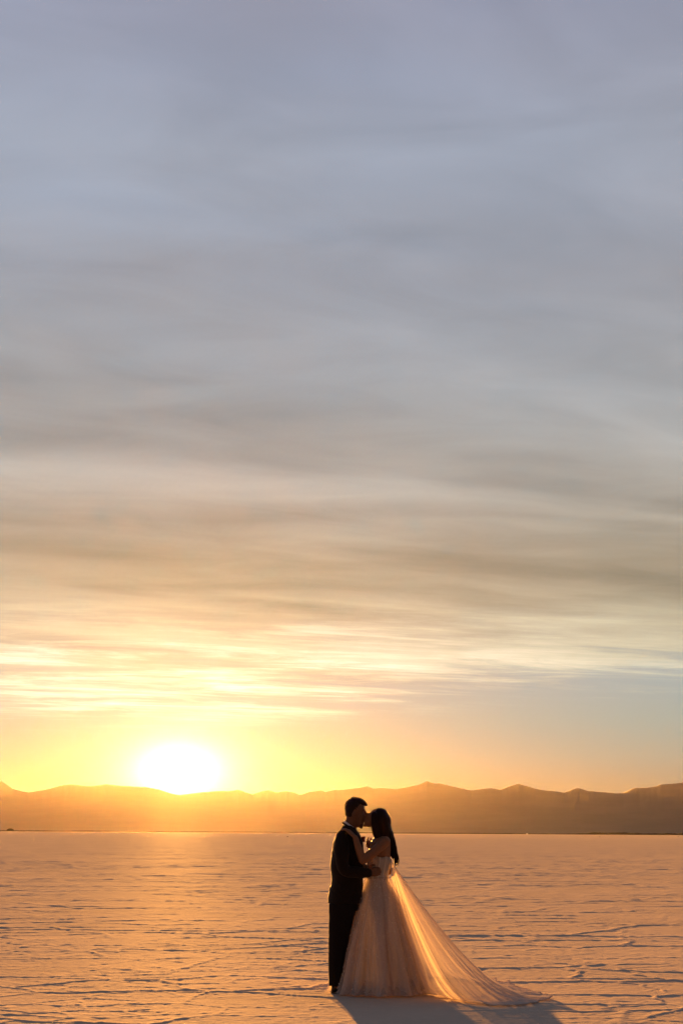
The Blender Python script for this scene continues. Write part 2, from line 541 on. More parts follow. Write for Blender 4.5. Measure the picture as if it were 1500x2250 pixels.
def tube(bm, pts, radii, seg=14, caps=True, flat=1.0):
    """tapered round limb through pts with rounded ends"""
    pts = [Vector(p) for p in pts]
    n = len(pts)
    # densify along a Catmull-Rom spline
    P, Rr = [], []
    for i in range(n - 1):
        p0, p1, p2, p3 = pts[max(i - 1, 0)], pts[i], pts[i + 1], pts[min(i + 2, n - 1)]
        steps = 6
        for k in range(steps):
            t = k / steps
            P.append(0.5 * ((2 * p1) + (p2 - p0) * t + (2 * p0 - 5 * p1 + 4 * p2 - p3) * t * t + (3 * p1 - p0 - 3 * p2 + p3) * t ** 3))
            Rr.append(radii[i] * (1 - t) + radii[i + 1] * t)
    P.append(pts[-1])
    Rr.append(radii[-1])
    T = [(P[min(i + 1, len(P) - 1)] - P[max(i - 1, 0)]).normalized() for i in range(len(P))]
    if caps:
        pre = [(P[0] - T[0] * Rr[0] * math.sin(a), Rr[0] * math.cos(a), T[0]) for a in (1.45, 1.1, 0.7, 0.35)]
        post = [(P[-1] + T[-1] * Rr[-1] * math.sin(a), Rr[-1] * math.cos(a), T[-1]) for a in (0.35, 0.7, 1.1, 1.45)]
    else:
        pre, post = [], []
    rows = pre + list(zip(P, Rr, T)) + post
    up = Vector((0, 1, 0)) if abs(T[0].y) < 0.9 else Vector((1, 0, 0))
    rings = []
    for p, r, t in rows:
        a = t.cross(up).normalized()
        b = t.cross(a).normalized()
        up = -b if b.dot(up) < 0 else b
        rings.append([bm.verts.new(p + a * (math.cos(2 * math.pi * k / seg) * r) + b * (math.sin(2 * math.pi * k / seg) * r * flat)) for k in range(seg)])
    skin_rings(bm, rings)


def skin_rings(bm, rings, cap=True):
    seg = len(rings[0])
    for r0, r1 in zip(rings[:-1], rings[1:]):
        for k in range(seg):
            bm.faces.new((r0[k], r0[(k + 1) % seg], r1[(k + 1) % seg], r1[k]))
    if cap:
        bm.faces.new(list(reversed(rings[0])))
        bm.faces.new(rings[-1])


def ell(bm, c, r, rot=(0, 0, 0), seg=18):
    m = Matrix.Translation(Vector(c)) @ Matrix.Rotation(rot[2], 4, 'Z') @ Matrix.Rotation(rot[1], 4, 'Y') @ Matrix.Rotation(rot[0], 4, 'X') @ Matrix.Diagonal((r[0], r[1], r[2], 1.0))
    bmesh.ops.create_uvsphere(bm, u_segments=seg, v_segments=seg // 2 + 2, radius=1.0, matrix=m)


def loft(bm, rows, seg=28, dy=0.0, grow=0.0, cap=True, power=2.3):
    """rows: (py, x-left, x-right, half depth in metres), from top to bottom"""
    rings = []
    for py, xl, xr, ry in rows:
        a, b = B(xl, py, dy), B(xr, py, dy)
        c = (a + b) / 2
        rx = (b - a).length / 2 + grow
        ring = []
        for k in range(seg):
            t = 2 * math.pi * k / seg
            ct, s_ = math.cos(t), math.sin(t)
            ring.append(bm.verts.new(c + Vector((math.copysign(abs(ct) ** (2 / power), ct) * rx, math.copysign(abs(s_) ** (2 / power), s_) * (ry + grow), 0))))
        rings.append(ring)
    skin_rings(bm, rings, cap)


def remesh(name, bm, voxel=0.006, smooth=6, strength=0.6):
    """fuse overlapping shapes into one continuous surface"""
    bmesh.ops.recalc_face_normals(bm, faces=bm.faces)
    me = bpy.data.meshes.new(name + '_raw')
    bm.to_mesh(me)
    bm.free()
    o = bpy.data.objects.new('raw', me)
    COL.objects.link(o)
    r = o.modifiers.new('r', 'REMESH')
    r.mode = 'VOXEL'
    r.voxel_size = voxel
    s = o.modifiers.new('s', 'SMOOTH')
    s.iterations = smooth
    s.factor = strength
    dg = bpy.context.evaluated_depsgraph_get()
    out = bpy.data.meshes.new_from_object(o.evaluated_get(dg))
    bpy.data.objects.remove(o)
    bpy.data.meshes.remove(me)
    out.name = name
    return out


def to_mesh(name, bm, normals=True):
    if normals:
        bmesh.ops.recalc_face_normals(bm, faces=bm.faces)
    me = bpy.data.meshes.new(name)
    bm.to_mesh(me)
    bm.free()
    return me


def empty(name, loc, **props):
    o = bpy.data.objects.new(name, None)
    o.empty_display_size = 0.2
    o.location = loc
    COL.objects.link(o)
    for k, v in props.items():
        o[k] = v
    return o


# ------------------------------------------------------------------ materials
def simple(name, col, rough=0.7, spec=0.3, sheen=0.0, var=0.12, scale=30.0, bump=0.0, sss=0.0):
    m, nt = material(name)
    tc = nt.n('ShaderNodeTexCoord').outputs['Object']
    n = nt.n('ShaderNodeTexNoise', ins={'Vector': tc, 'Scale': scale, 'Detail': 4.0}).outputs['Fac']
    c = nt.mix(n, tuple(v * (1 - var) for v in col), tuple(min(1, v * (1 + var)) for v in col))
    ins = {'Base Color': c, 'Roughness': rough, 'Specular IOR Level': spec, 'Sheen Weight': sheen, 'Sheen Roughness': 0.5}
    if sss:
        ins['Subsurface Weight'] = sss
        ins['Subsurface Radius'] = (0.02, 0.008, 0.004)
        ins['Subsurface Scale'] = 0.5
    if bump:
        ins['Normal'] = nt.n('ShaderNodeBump', ins={'Height': n, 'Strength': bump, 'Distance': 0.004}).outputs[0]
    p = nt.n('ShaderNodeBsdfPrincipled', ins=ins)
    finish(nt, p.outputs[0])
    return m


def sheer(name, col, opacity, trans, weave=260.0, var=0.10, glit=0.0):
    """thin fabric that scatters light through it and shows some of what lies behind"""
    m, nt = material(name)
    tc = nt.n('ShaderNodeTexCoord').outputs['Object']
    n = nt.n('ShaderNodeTexNoise', ins={'Vector': tc, 'Scale': 6.0, 'Detail': 5.0}).outputs['Fac']
    n2 = nt.n('ShaderNodeTexNoise', ins={'Vector': tc, 'Scale': weave, 'Detail': 2.0}).outputs['Fac']
    c = nt.mix(n, tuple(v * (1 - var) for v in col), tuple(min(1, v * (1 + var)) for v in col))
    d = nt.n('ShaderNodeBsdfDiffuse', ins={'Color': c, 'Roughness': 0.6})
    t = nt.n('ShaderNodeBsdfTranslucent', ins={'Color': c})
    a = nt.n('ShaderNodeMixShader', ins={0: trans, 1: d.outputs[0], 2: t.outputs[0]})
    clear = nt.n('ShaderNodeBsdfTransparent')
    fac = nt.m('MULTIPLY_ADD', n2, 0.25, opacity - 0.125, clamp=True)
    mx = nt.n('ShaderNodeMixShader', ins={0: fac, 1: clear.outputs[0], 2: a.outputs[0]})
    finish(nt, mx.outputs[0])
    return m


M_SKIN = simple('skin', (0.14, 0.066, 0.036), 0.6, 0.2, var=0.06)
M_SKIN2 = simple('skin_tanned', (0.20, 0.095, 0.050), 0.6, 0.2, var=0.06)
M_SUIT = simple('suit_wool', (0.012, 0.0075, 0.006), 0.85, 0.1, sheen=0.05, scale=240.0, bump=0.15)
M_TROUSER = simple('trouser_wool', (0.011, 0.008, 0.008), 0.9, 0.1, sheen=0.03, scale=240.0, bump=0.15)
M_SHIRT = simple('shirt_cotton', (0.62, 0.62, 0.64), 0.8, 0.2)
M_SHOE = simple('shoe_leather', (0.012, 0.010, 0.009), 0.35, 0.5)
M_HAIR = simple('dark_hair', (0.018, 0.008, 0.005), 0.6, 0.15, scale=80.0, bump=0.4)


def hair_mat(name, col, glow):
    m, nt = material(name)
    tc = nt.n('ShaderNodeTexCoord').outputs['Object']
    n = nt.n('ShaderNodeTexNoise', ins={'Vector': tc, 'Scale': 70.0, 'Detail': 4.0}).outputs['Fac']
    b = nt.n('ShaderNodeBump', ins={'Height': n, 'Strength': 0.3, 'Distance': 0.004}).outputs[0]
    p = nt.n('ShaderNodeBsdfPrincipled', ins={'Base Color': col, 'Roughness': 0.5, 'Specular IOR Level': 0.15, 'Normal': b})
    t = nt.n('ShaderNodeBsdfTranslucent', ins={'Color': glow})
    mx = nt.n('ShaderNodeMixShader', ins={0: 0.28, 1: p.outputs[0], 2: t.outputs[0]})
    finish(nt, mx.outputs[0])
    return m


M_HAIR2 = hair_mat('long_dark_hair', (0.018, 0.006, 0.004), (0.10, 0.030, 0.010))
M_BEARD = simple('beard_hair', (0.030, 0.016, 0.009), 0.6, 0.3, scale=120.0, bump=0.6)
M_ROSE = simple('rose_petals', (0.16, 0.012, 0.016), 0.7, 0.3)
M_LEAF = simple('rose_leaves', (0.03, 0.05, 0.015), 0.6, 0.3)
M_SATIN = sheer('ivory_satin', (0.64, 0.54, 0.50), 0.97, 0.22)
M_TULLE = sheer('ivory_tulle', (0.64, 0.56, 0.53), 0.34, 0.28)
M_TRAIN = sheer('sheer_train', (0.74, 0.65, 0.60), 0.70, 0.20)
M_LACE = sheer('beaded_lace', (0.46, 0.40, 0.37), 0.97, 0.15, weave=90.0)
M_BONE = simple('boning_cord', (0.56, 0.50, 0.47), 0.5, 0.4)


def sequin_mat():
    m, nt = material('sequin')
    p = nt.n('ShaderNodeBsdfPrincipled', ins={'Base Color': (0.9, 0.86, 0.82), 'Roughness': 0.3, 'Metallic': 0.0})
    finish(nt, p.outputs[0])
    return m


M_SEQ = sequin_mat()


# ------------------------------------------------------------------ a hand: palm and five bent fingers
def hand(bm, wrist, palm_end, side, nrm, curl=0.5, scale=1.0):
    """wrist -> palm_end is the palm; side points to the thumb; nrm is the way the fingers curl"""
    w, e = Vector(wrist), Vector(palm_end)
    f = (e - w).normalized()
    s = Vector(side)
    s = (s - f * s.dot(f)).normalized()
    n = Vector(nrm)
    n = (n - f * n.dot(f) - s * n.dot(s)).normalized()
    L = (e - w).length
    for k in range(4):
        o = s * (0.030 - 0.020 * k) * scale
        tube(bm, [w + o * 0.55, e + o], [0.017 * scale, 0.0145 * scale], seg=10)
    for k, ln in enumerate((0.072, 0.082, 0.076, 0.060)):
        o = s * (0.030 - 0.020 * k) * scale * 1.08
        p = e + o
        pts = [p - f * 0.01]
        d = f.copy()
        for j, part in enumerate((0.46, 0.30, 0.24)):
            a = curl * (0.7 + 0.35 * j)
            d = (d * math.cos(a) + n * math.sin(a)).normalized()
            p = p + d * ln * part * scale
            pts.append(p)
        tube(bm, pts, [0.0098 * scale, 0.0092 * scale, 0.0084 * scale, 0.0072 * scale], seg=10)
    t0 = w + f * L * 0.25 + s * 0.024 * scale
    t1 = t0 + (f * 0.45 + s * 0.85).normalized() * 0.034 * scale + n * 0.006
    t2 = t1 + (f * 0.9 + s * 0.25 + n * 0.35).normalized() * 0.030 * scale
    t3 = t2 + (f * 0.9 - s * 0.05 + n * 0.5).normalized() * 0.024 * scale
    tube(bm, [t0, t1, t2, t3], [0.014 * scale, 0.0118 * scale, 0.0105 * scale, 0.0085 * scale], seg=10)


# ------------------------------------------------------------------ the man
def build_man():
    base = B(745, 2180)
    base.z = 0.0
    root = empty('person', base, label='man in dark suit with white collar kissing the bride', category='person')
    # body: head, neck, trunk, arms, hands and legs as one surface
    bm = bmesh.new()
    ell(bm, B(779.5, 1777), (0.091, 0.076, 0.092))
    ell(bm, B(787, 1793), (0.066, 0.062, 0.085), rot=(0, -0.12, 0))
    ell(bm, B(788.5, 1807), (0.047, 0.052, 0.050))
    ell(bm, B(793, 1814), (0.020, 0.024, 0.018))
    tube(bm, [B(800, 1780, 0.01), B(804, 1788, 0.012), B(805, 1792, 0.014)], [0.010, 0.012, 0.0145])
    ell(bm, B(799.5, 1779, -0.025), (0.012, 0.022, 0.008))
    ell(bm, B(799.5, 1779, 0.03), (0.012, 0.022, 0.008))
    ell(bm, B(800, 1801, 0.005), (0.010, 0.020, 0.007))
    ell(bm, B(799, 1804.5, 0.005), (0.010, 0.018, 0.007))
    ell(bm, B(776, 1790, -0.077), (0.018, 0.010, 0.031), rot=(0, 0.2, 0.25))
    ell(bm, B(776, 1790, 0.077), (0.018, 0.010, 0.031), rot=(0, 0.2, -0.25))
    tube(bm, [B(775, 1795), B(770, 1810), B(767, 1828)], [0.060, 0.060, 0.068])
    loft(bm, [(1824, 750, 783, 0.10), (1838, 742, 789, 0.17), (1858, 737, 792, 0.185), (1890, 733, 794, 0.175), (1930, 733, 793, 0.16),
              (1965, 730, 790, 0.165), (1995, 728, 788, 0.165)])
    tube(bm, [B(752, 1844, -0.17), B(755, 1906, -0.25), B(804, 1917.5, -0.175)], [0.055, 0.044, 0.029])
    tube(bm, [B(764, 1844, 0.17), B(785, 1900, 0.26), B(838, 1916, 0.155)], [0.055, 0.044, 0.029])
    hand(bm, B(806, 1917, -0.168), B(823, 1915.5, -0.158), (0, 0, 1), (0.2, 1, -0.1), curl=0.30)
    hand(bm, B(838, 1916, 0.155), B(848, 1914, 0.145), (0, 0, 1), (0, -1, 0), curl=0.35)
    for dy, ox in ((-0.095, 0), (0.095, 10)):
        tube(bm, [B(754 + ox, 1985, dy), B(745 + ox, 2078, dy), B(738 + ox, 2160, dy)], [0.085, 0.058, 0.042])
        tube(bm, [B(737 + ox, 2168, dy), B(752 + ox, 2173, dy), B(772 + ox, 2177, dy)], [0.038, 0.034, 0.026])
    link('body', remesh('man_body', bm, 0.0055, 5), M_SKIN, root)

    # short hair with a quiff, beard
    bm = bmesh.new()
    ell(bm, B(777, 1773), (0.0905, 0.079, 0.088), rot=(0, 0.25, 0))
    ell(bm, B(772, 1783), (0.066, 0.077, 0.075))
    tube(bm, [B(776, 1757), B(789, 1760.5), B(799, 1765), B(805.5, 1769.5)], [0.030, 0.034, 0.026, 0.009], flat=1.9)
    tube(bm, [B(781, 1755.5, -0.02), B(794, 1760.5, -0.025), B(803, 1767, -0.02)], [0.014, 0.014, 0.006])
    me = remesh('man_hair', bm, 0.005, 4)
    co = np.array([v.co for v in me.vertices])
    nv = np.array([v.normal for v in me.vertices])
    co += nv * (0.004 * (fbm(co[:, 0] * 90, co[:, 2] * 90 + co[:, 1] * 70, 2, 5) - 0.5))[:, None] * 2
    me.vertices.foreach_set('co', co.astype(np.float32).ravel())
    link('hair', me, M_HAIR, root)
    bm = bmesh.new()
    ell(bm, B(791, 1811.5), (0.031, 0.046, 0.026), rot=(0, 0.35, 0))
    ell(bm, B(793.5, 1817), (0.017, 0.024, 0.020))
    brd = remesh('man_beard', bm, 0.005, 3)
    link('beard', brd, M_BEARD, root)

    # jacket with sleeves
    bm = bmesh.new()
    loft(bm, [(1813, 752.5, 776, 0.078), (1819, 748, 781, 0.105), (1826, 744, 786, 0.145), (1836, 738.5, 792, 0.185), (1850, 732.5, 797, 0.205),
              (1875, 727.5, 800, 0.205), (1905, 726, 799, 0.195), (1930, 728, 797, 0.185), (1942, 727, 797, 0.185), (1952, 723.5, 797, 0.19),
              (1968, 721.5, 796, 0.195), (1984, 720, 795, 0.20)], seg=36)
    tube(bm, [B(753, 1838, -0.155), B(750, 1868, -0.215), B(756, 1909, -0.25), B(785, 1916, -0.215), B(808, 1917.5, -0.172)], [0.070, 0.068, 0.060, 0.052, 0.044])
    tube(bm, [B(764, 1838, 0.155), B(770, 1868, 0.215), B(788, 1906, 0.25), B(832, 1916, 0.17)], [0.070, 0.066, 0.058, 0.044])
    me = remesh('jacket', bm, 0.007, 5)
    co = np.array([v.co for v in me.vertices])
    nv = np.array([v.normal for v in me.vertices])
    w = fbm(co[:, 0] * 9 + co[:, 2] * 4, co[:, 2] * 16 - co[:, 1] * 6, 3, 9) - 0.5
    co += nv * (0.016 * w)[:, None]
    me.vertices.foreach_set('co', co.astype(np.float32).ravel())
    jacket = link('suit_jacket', me, M_SUIT, root)
    # jacket collar roll at the nape
    bm = bmesh.new()
    ring_pts = []
    for k in range(15):
        a = math.pi * (0.15 + 1.7 * k / 14)
        c = B(768.5, 1820)
        ring_pts.append(c + Vector((math.cos(a) * 0.070, math.sin(a) * 0.088, -0.048 * math.cos(a) + 0.004)))
    tube(bm, ring_pts, [0.010] * 15, seg=8)
    link('lapel_collar', to_mesh('lapel_collar', bm), M_SUIT, jacket)
    # boutonniere
    bm = bmesh.new()
    c = B(795.5, 1844, 0.02)
    for k in range(16):
        a = k * 2.4
        r = 0.006 + 0.0012 * k
        o = Vector((math.sin(a) * r * 0.55 + 0.008, math.cos(a) * r, math.cos(a * 1.3 + 1) * r * 1.1))
        ell(bm, c + o, (0.009, 0.013, 0.012), rot=(a, a * 0.7, a * 1.9), seg=10)
    rose = link('boutonniere', to_mesh('boutonniere', bm), M_ROSE, jacket)
    # shirt collar
    bm = bmesh.new()
    rings = []
    for k in range(40):
        a = 2 * math.pi * k / 40
        c = B(768.2, 1816.5) + Vector((0, 0, -0.042 * math.cos(a)))
        h = 0.021
        u = Vector((math.cos(a), math.sin(a), 0))
        ring = []
        for rr, zz in ((0.0, -h), (0.005, -h), (0.001, h), (-0.004, h)):
            ring.append(bm.verts.new(c + Vector((u.x * (0.060 + rr), u.y * (0.072 + rr), zz))))
        rings.append(ring)
    for k in range(40):
        r0, r1 = rings[k], rings[(k + 1) % 40]
        for j in range(4):
            bm.faces.new((r0[j], r0[(j + 1) % 4], r1[(j + 1) % 4], r1[j]))
    link('shirt_collar', to_mesh('shirt_collar', bm), M_SHIRT, root)

    # trousers
    bm = bmesh.new()
    loft(bm, [(1950, 730, 790, 0.165), (1975, 724, 790, 0.18), (2000, 722.5, 789, 0.185)], seg=32)
    for dy, ox in ((-0.095, 0.0), (0.095, 11)):
        loft(bm, [(1985, 722.5 + ox, 782 + ox, 0.098), (2015, 722 + ox, 777 + ox, 0.098), (2060, 721.5 + ox, 768 + ox, 0.095), (2100, 721.5 + ox, 762 + ox, 0.09),
                  (2140, 721.5 + ox, 759.5 + ox, 0.088), (2164, 721.8 + ox, 758 + ox, 0.086), (2166, 722.5 + ox, 757.5 + ox, 0.084)], seg=32, dy=dy)
    me = remesh('trousers', bm, 0.007, 3)
    co = np.array([v.co for v in me.vertices])
    nv = np.array([v.normal for v in me.vertices])
    w = fbm(co[:, 0] * 10 + co[:, 1] * 7, co[:, 2] * 9, 3, 19) - 0.5
    co += nv * (0.012 * w)[:, None]
    me.vertices.foreach_set('co', co.astype(np.float32).ravel())
    link('trousers', me, M_TROUSER, root)
    # shoes
    for dy, ox in ((-0.095, 0.0), (0.095, 11)):
        bm = bmesh.new()
        z0 = 0.012
        h0 = B(728 + ox, 2175, dy).x
        prof = [(0.00, 0.030, 0.075), (0.03, 0.036, 0.082), (0.09, 0.036, 0.085), (0.15, 0.041, 0.068), (0.21, 0.045, 0.050), (0.26, 0.040, 0.040), (0.295, 0.020, 0.030)]
        rings = []
        for x, hw, hh in prof:
            rings.append([bm.verts.new((h0 + x, D0 + dy + math.cos(t) * hw, z0 + (math.sin(t) * 0.5 + 0.5) * hh)) for t in [2 * math.pi * k / 16 for k in range(16)]])
        skin_rings(bm, rings)
        sh = link('shoe', remesh('shoe', bm, 0.005, 3), M_SHOE, root)
        bm = bmesh.new()
        rings = []
        for z in (-0.010, 0.015):
            rings.append([bm.verts.new((h0 + 0.14 + math.cos(t) * 0.146, D0 + dy + math.sin(t) * (0.040 if math.cos(t) < 0 else 0.045), z)) for t in [2 * math.pi * k / 24 for k in range(24)]])
        skin_rings(bm, rings)
        link('sole', to_mesh('sole', bm), M_SHOE, sh, smooth=False)


build_man()


# ------------------------------------------------------------------ the bride
SK_PY = [1925, 1945, 1965, 1985, 2020, 2060, 2090, 2125, 2155, 2178]
SK_L = [806, 800.5, 794, 787, 778.5, 768, 761.5, 754, 747, 743]
SK_R = [851, 859, 869, 878, 887, 899, 907, 917, 925, 929]
_zb = [B(830, p).z for p in SK_PY]
_xl = [B(l, p).x for l, p in zip(SK_L, SK_PY)]
_xr = [B(r, p).x for r, p in zip(SK_R, SK_PY)]
_zb[-1] = 0.0


def skirt_point(v, th, grow, amp, seed, flare=0.0):
    """v 0 waist .. 1 hem; th angle"""
    z = _zb[0] * (1 - v)
    xl = np.interp(-z, [-q for q in _zb], _xl)
    xr = np.interp(-z, [-q for q in _zb], _xr)
    cx, rx = (xl + xr) / 2, (xr - xl) / 2
    ry = max(rx * 1.02, 0.135 + 0.10 * v)
    rr = random.Random(seed)
    f = 0.0
    for k, a in ((8, 0.55), (13, 0.50), (21, 0.28), (37, 0.10)):
        c = abs(math.sin(0.5 * k * th + rr.uniform(0, 3.14) + 0.25 * math.sin(2.5 * v + k)))
        f += a * (2.0 * c ** 0.8 - 1.1)
    f = math.tanh(f * 1.2)
    env = min(1.0, 0.10 + v * 1.3) * amp
    q = 1 + grow / max(rx, 0.05) + env * f * (0.10 / max(rx, 0.1)) ** 0.35
    fl = flare * max(0.0, (v - 0.88) / 0.12) ** 1.6
    q += fl * (0.6 + 0.4 * math.sin(9 * th + rr.uniform(0, 6)) + 0.35 * math.sin(23 * th + 1.3)) / max(rx, 0.1)
    return Vector((cx + rx * q * math.cos(th), D0 + ry * q * math.sin(th), z)), f


def skirt_mesh(name, grow, amp, seed, flare, nv=70, nt=420, lift=0.0):
    V = np.zeros((nv, nt, 3))
    for i in range(nv):
        v = (i / (nv - 1)) ** 0.9
        for j in range(nt):
            th = 2 * math.pi * j / nt
            p, f = skirt_point(v, th, grow, amp, seed, flare)
            hem = max(0.0, (v - 0.8) / 0.2)
            p.z += hem * (0.014 + lift * max(0.0, math.sin(6 * th + seed) + 0.6 * math.sin(15 * th + 2 * seed)))
            V[i, j] = p
    # soft crumpling
    n = fbm(V[..., 0] * 8 + V[..., 1] * 6, V[..., 2] * 5, 3, seed) - 0.5
    d = V[..., :2] - np.array([V[..., 0].mean(), D0])
    d /= np.linalg.norm(d, axis=-1, keepdims=True) + 1e-6
    V[..., :2] += d * (n * 0.02 * np.linspace(0, 1, nv)[:, None])[..., None]
    return grid_mesh(name, V.reshape(-1, 3), nv, nt, wrap=True)


def build_bride():
    base = B(834, 2180)
    base.z = 0.0
    root = empty('person', base, label='bride in strapless ivory gown with long dark hair and trailing sheer train', category='person')
    bm = bmesh.new()
    # head tipped up towards the kiss
    ell(bm, B(830, 1795), (0.083, 0.073, 0.086), rot=(0, 0.3, 0))
    ell(bm, B(818, 1799), (0.060, 0.062, 0.072), rot=(0, 0.25, 0))
    ell(bm, B(811, 1807), (0.050, 0.050, 0.046))
    ell(bm, B(801.5, 1813.5), (0.021, 0.022, 0.017))
    tube(bm, [B(808, 1786, -0.012), B(804.5, 1792, -0.012), B(802, 1795, -0.012)], [0.008, 0.010, 0.012])
    ell(bm, B(801, 1800.5, -0.01), (0.011, 0.018, 0.0075))
    ell(bm, B(800.5, 1804.5, -0.01), (0.011, 0.017, 0.0075))
    tube(bm, [B(826, 1806), B(830, 1822), B(836, 1842)], [0.050, 0.047, 0.055])
    loft(bm, [(1836, 826, 848, 0.075), (1843, 819, 855, 0.135), (1852, 813, 857.5, 0.165), (1866, 810.5, 858, 0.160), (1882, 809, 857.5, 0.145),
              (1900, 809, 854, 0.128), (1922, 810, 849, 0.115), (1945, 810, 850, 0.115), (1970, 809, 854, 0.12), (1995, 810, 856, 0.12)])
    # arms: near arm bends up to his shoulder, far arm to his chest
    tube(bm, [B(846, 1849, -0.150), B(822, 1871, -0.205), B(797, 1890, -0.235)], [0.050, 0.047, 0.040])
    tube(bm, [B(797, 1890, -0.235), B(788, 1866, -0.235), B(780.5, 1841, -0.222)], [0.040, 0.036, 0.0255])
    hand(bm, B(780, 1839.5, -0.222), B(765, 1825.5, -0.205), (0.1, 1, 0.25), (-0.45, 0.25, -1), curl=0.42, scale=0.95)
    tube(bm, [B(836, 1849, 0.150), B(828, 1878, 0.19), B(815, 1862, 0.13)], [0.048, 0.040, 0.026])
    hand(bm, B(815, 1862, 0.13), B(807, 1853, 0.085), (0, 0.3, 1), (-0.4, -0.8, 0.2), curl=0.5, scale=0.92)
    for dy in (-0.09, 0.09):
        tube(bm, [B(836, 1990, dy), B(838, 2080, dy), B(842, 2162, dy)], [0.082, 0.055, 0.038])
        tube(bm, [B(842, 2168, dy), B(826, 2174, dy), B(812, 2177, dy)], [0.034, 0.028, 0.020])
    link('body', remesh('bride_body', bm, 0.0055, 5), M_SKIN2, root)

    # hair: smooth crown, long fall down the back, loose locks at the ends
    bm = bmesh.new()
    ell(bm, B(833.5, 1796), (0.091, 0.083, 0.092), rot=(0, 0.35, 0))
    ell(bm, B(842, 1806), (0.075, 0.085, 0.10))
    tube(bm, [B(838, 1800), B(843, 1825), B(848, 1848), B(857, 1868, 0.0), B(863, 1884)], [0.080, 0.076, 0.056, 0.028, 0.014], flat=1.25)
    tube(bm, [B(822, 1790, -0.066), B(823, 1815, -0.072), B(828, 1836, -0.078), B(846, 1852, -0.06)], [0.030, 0.036, 0.034, 0.022])
    tube(bm, [B(822, 1790, 0.066), B(823, 1815, 0.072), B(828, 1836, 0.078), B(846, 1852, 0.06)], [0.030, 0.036, 0.034, 0.022])
    me0 = remesh('h0', bm, 0.0055, 5)
    bm = bmesh.new()
    bm.from_mesh(me0)
    bpy.data.meshes.remove(me0)
    rr = random.Random(21)
    for k in range(170):
        a = rr.uniform(-1, 1)
        dy = a * 0.075
        x0 = 846 + 9 * math.sqrt(max(0, 1 - a * a)) * rr.uniform(0.6, 1.05)
        sp = rr.gauss(0, 1)
        end = rr.uniform(1864, 1906)
        lock = int((a + 1) * 3.5)
        wave = 3.6 + 1.5 * math.sin(lock * 2.3)
        ph = lock * 1.7 + rr.uniform(-0.35, 0.35)
        drift = 860.5 + (end - 1850) * 0.20 + sp * 1.6 + 4.0 * math.sin(lock * 3.1)
        pts = []
        for j in range(8):
            t = j / 7
            py = 1815 + (end - 1815) * t
            cx = (x0 * (1 - t) + drift * t) + 7.5 * t * (1 - t) * 2 + wave * t * math.sin(3.0 * math.pi * t + ph)
            pts.append(B(cx, py, dy * (1 - 0.55 * t) + 0.012 * t * math.sin(5 * t + ph)))
        r0 = rr.uniform(0.0035, 0.0070)
        tube(bm, pts, [r0 * 0.8, r0, r0, r0, r0 * 0.95, r0 * 0.8, r0 * 0.55, r0 * 0.16], seg=5)
    for k in range(26):                       # stray wisps
        x0, y0 = rr.choice(((862, 1830), (864, 1850), (866, 1868), (868, 1876)))
        ln = rr.uniform(14, 26)
        bend = rr.uniform(-2, 6)
        pts = [B(x0 - 6 + bend * t + 3.5 * t * math.sin(3 * t + k) + t * 5, y0 - 8 + ln * t, rr.uniform(-0.03, 0.03) * t) for t in (0, 0.35, 0.7, 1.0)]
        tube(bm, pts, [0.0028, 0.0026, 0.002, 0.0008], seg=4)
    link('hair', to_mesh('bride_hair', bm), M_HAIR2, root)

    # bodice
    bm = bmesh.new()
    rows = [(1880, 808.5, 857.8, 0.152), (1890, 808.3, 857.3, 0.146), (1900, 808.3, 855.2, 0.137), (1912, 808.8, 852.4, 0.127), (1922, 809.2, 850.4, 0.122), (1930, 807, 852, 0.130)]
    rings = []
    seg = 48
    for i, (py, xl, xr, ry) in enumerate(rows):
        ring = []
        for k in range(seg):
            t = 2 * math.pi * k / seg
            tilt = (6.0 * (0.5 + 0.5 * math.cos(t)) - 4.0 * (0.5 - 0.5 * math.cos(t)) + 2.2 * math.cos(4 * t)) * (1 - i / 5) ** 1.5
            a, b = B(xl, py + tilt), B(xr, py + tilt)
            c = (a + b) / 2
            ring.append(bm.verts.new(c + Vector(((b - a).length / 2 * math.cos(t) * 1.03, (ry + 0.006) * math.sin(t), 0))))
        rings.append(ring)
    skin_rings(bm, rings, cap=False)
    bpts = [[v.co.copy() for v in r] for r in rings]
    bodice = link('bodice', to_mesh('bodice', bm), M_LACE, root)
    sm = bodice.modifiers.new('thick', 'SOLIDIFY')
    sm.thickness = 0.004
    for k in range(0, seg, 4):
        bm = bmesh.new()
        ctr = Vector((sum(p.x for p in bpts[2]) / seg, D0, 0))
        pts = []
        for r in bpts:
            p = r[k]
            o = Vector((p.x - ctr.x, p.y - ctr.y, 0)).normalized()
            pts.append(p + o * 0.003)
        tube(bm, pts, [0.0042] * len(pts), seg=6)
        link('boning', to_mesh('boning', bm), M_BONE, bodice)

    # skirt: satin under layer, tulle over layer, sequins
    skirt = link('skirt', skirt_mesh('skirt', -0.014, 0.30, 5, 0.03), M_SATIN, root)
    over = link('tulle_overlay', skirt_mesh('tulle_overlay', 0.012, 0.30, 5, 0.05, lift=0.03), M_TULLE, skirt)
    me = over.data
    co = np.empty(len(me.vertices) * 3, dtype=np.float32)
    me.vertices.foreach_get('co', co)
    co = co.reshape(-1, 3)
    nrm = np.array([v.normal for v in me.vertices])
    pick = rng.integers(0, len(co), 5200)
    bm = bmesh.new()
    cnt = 0
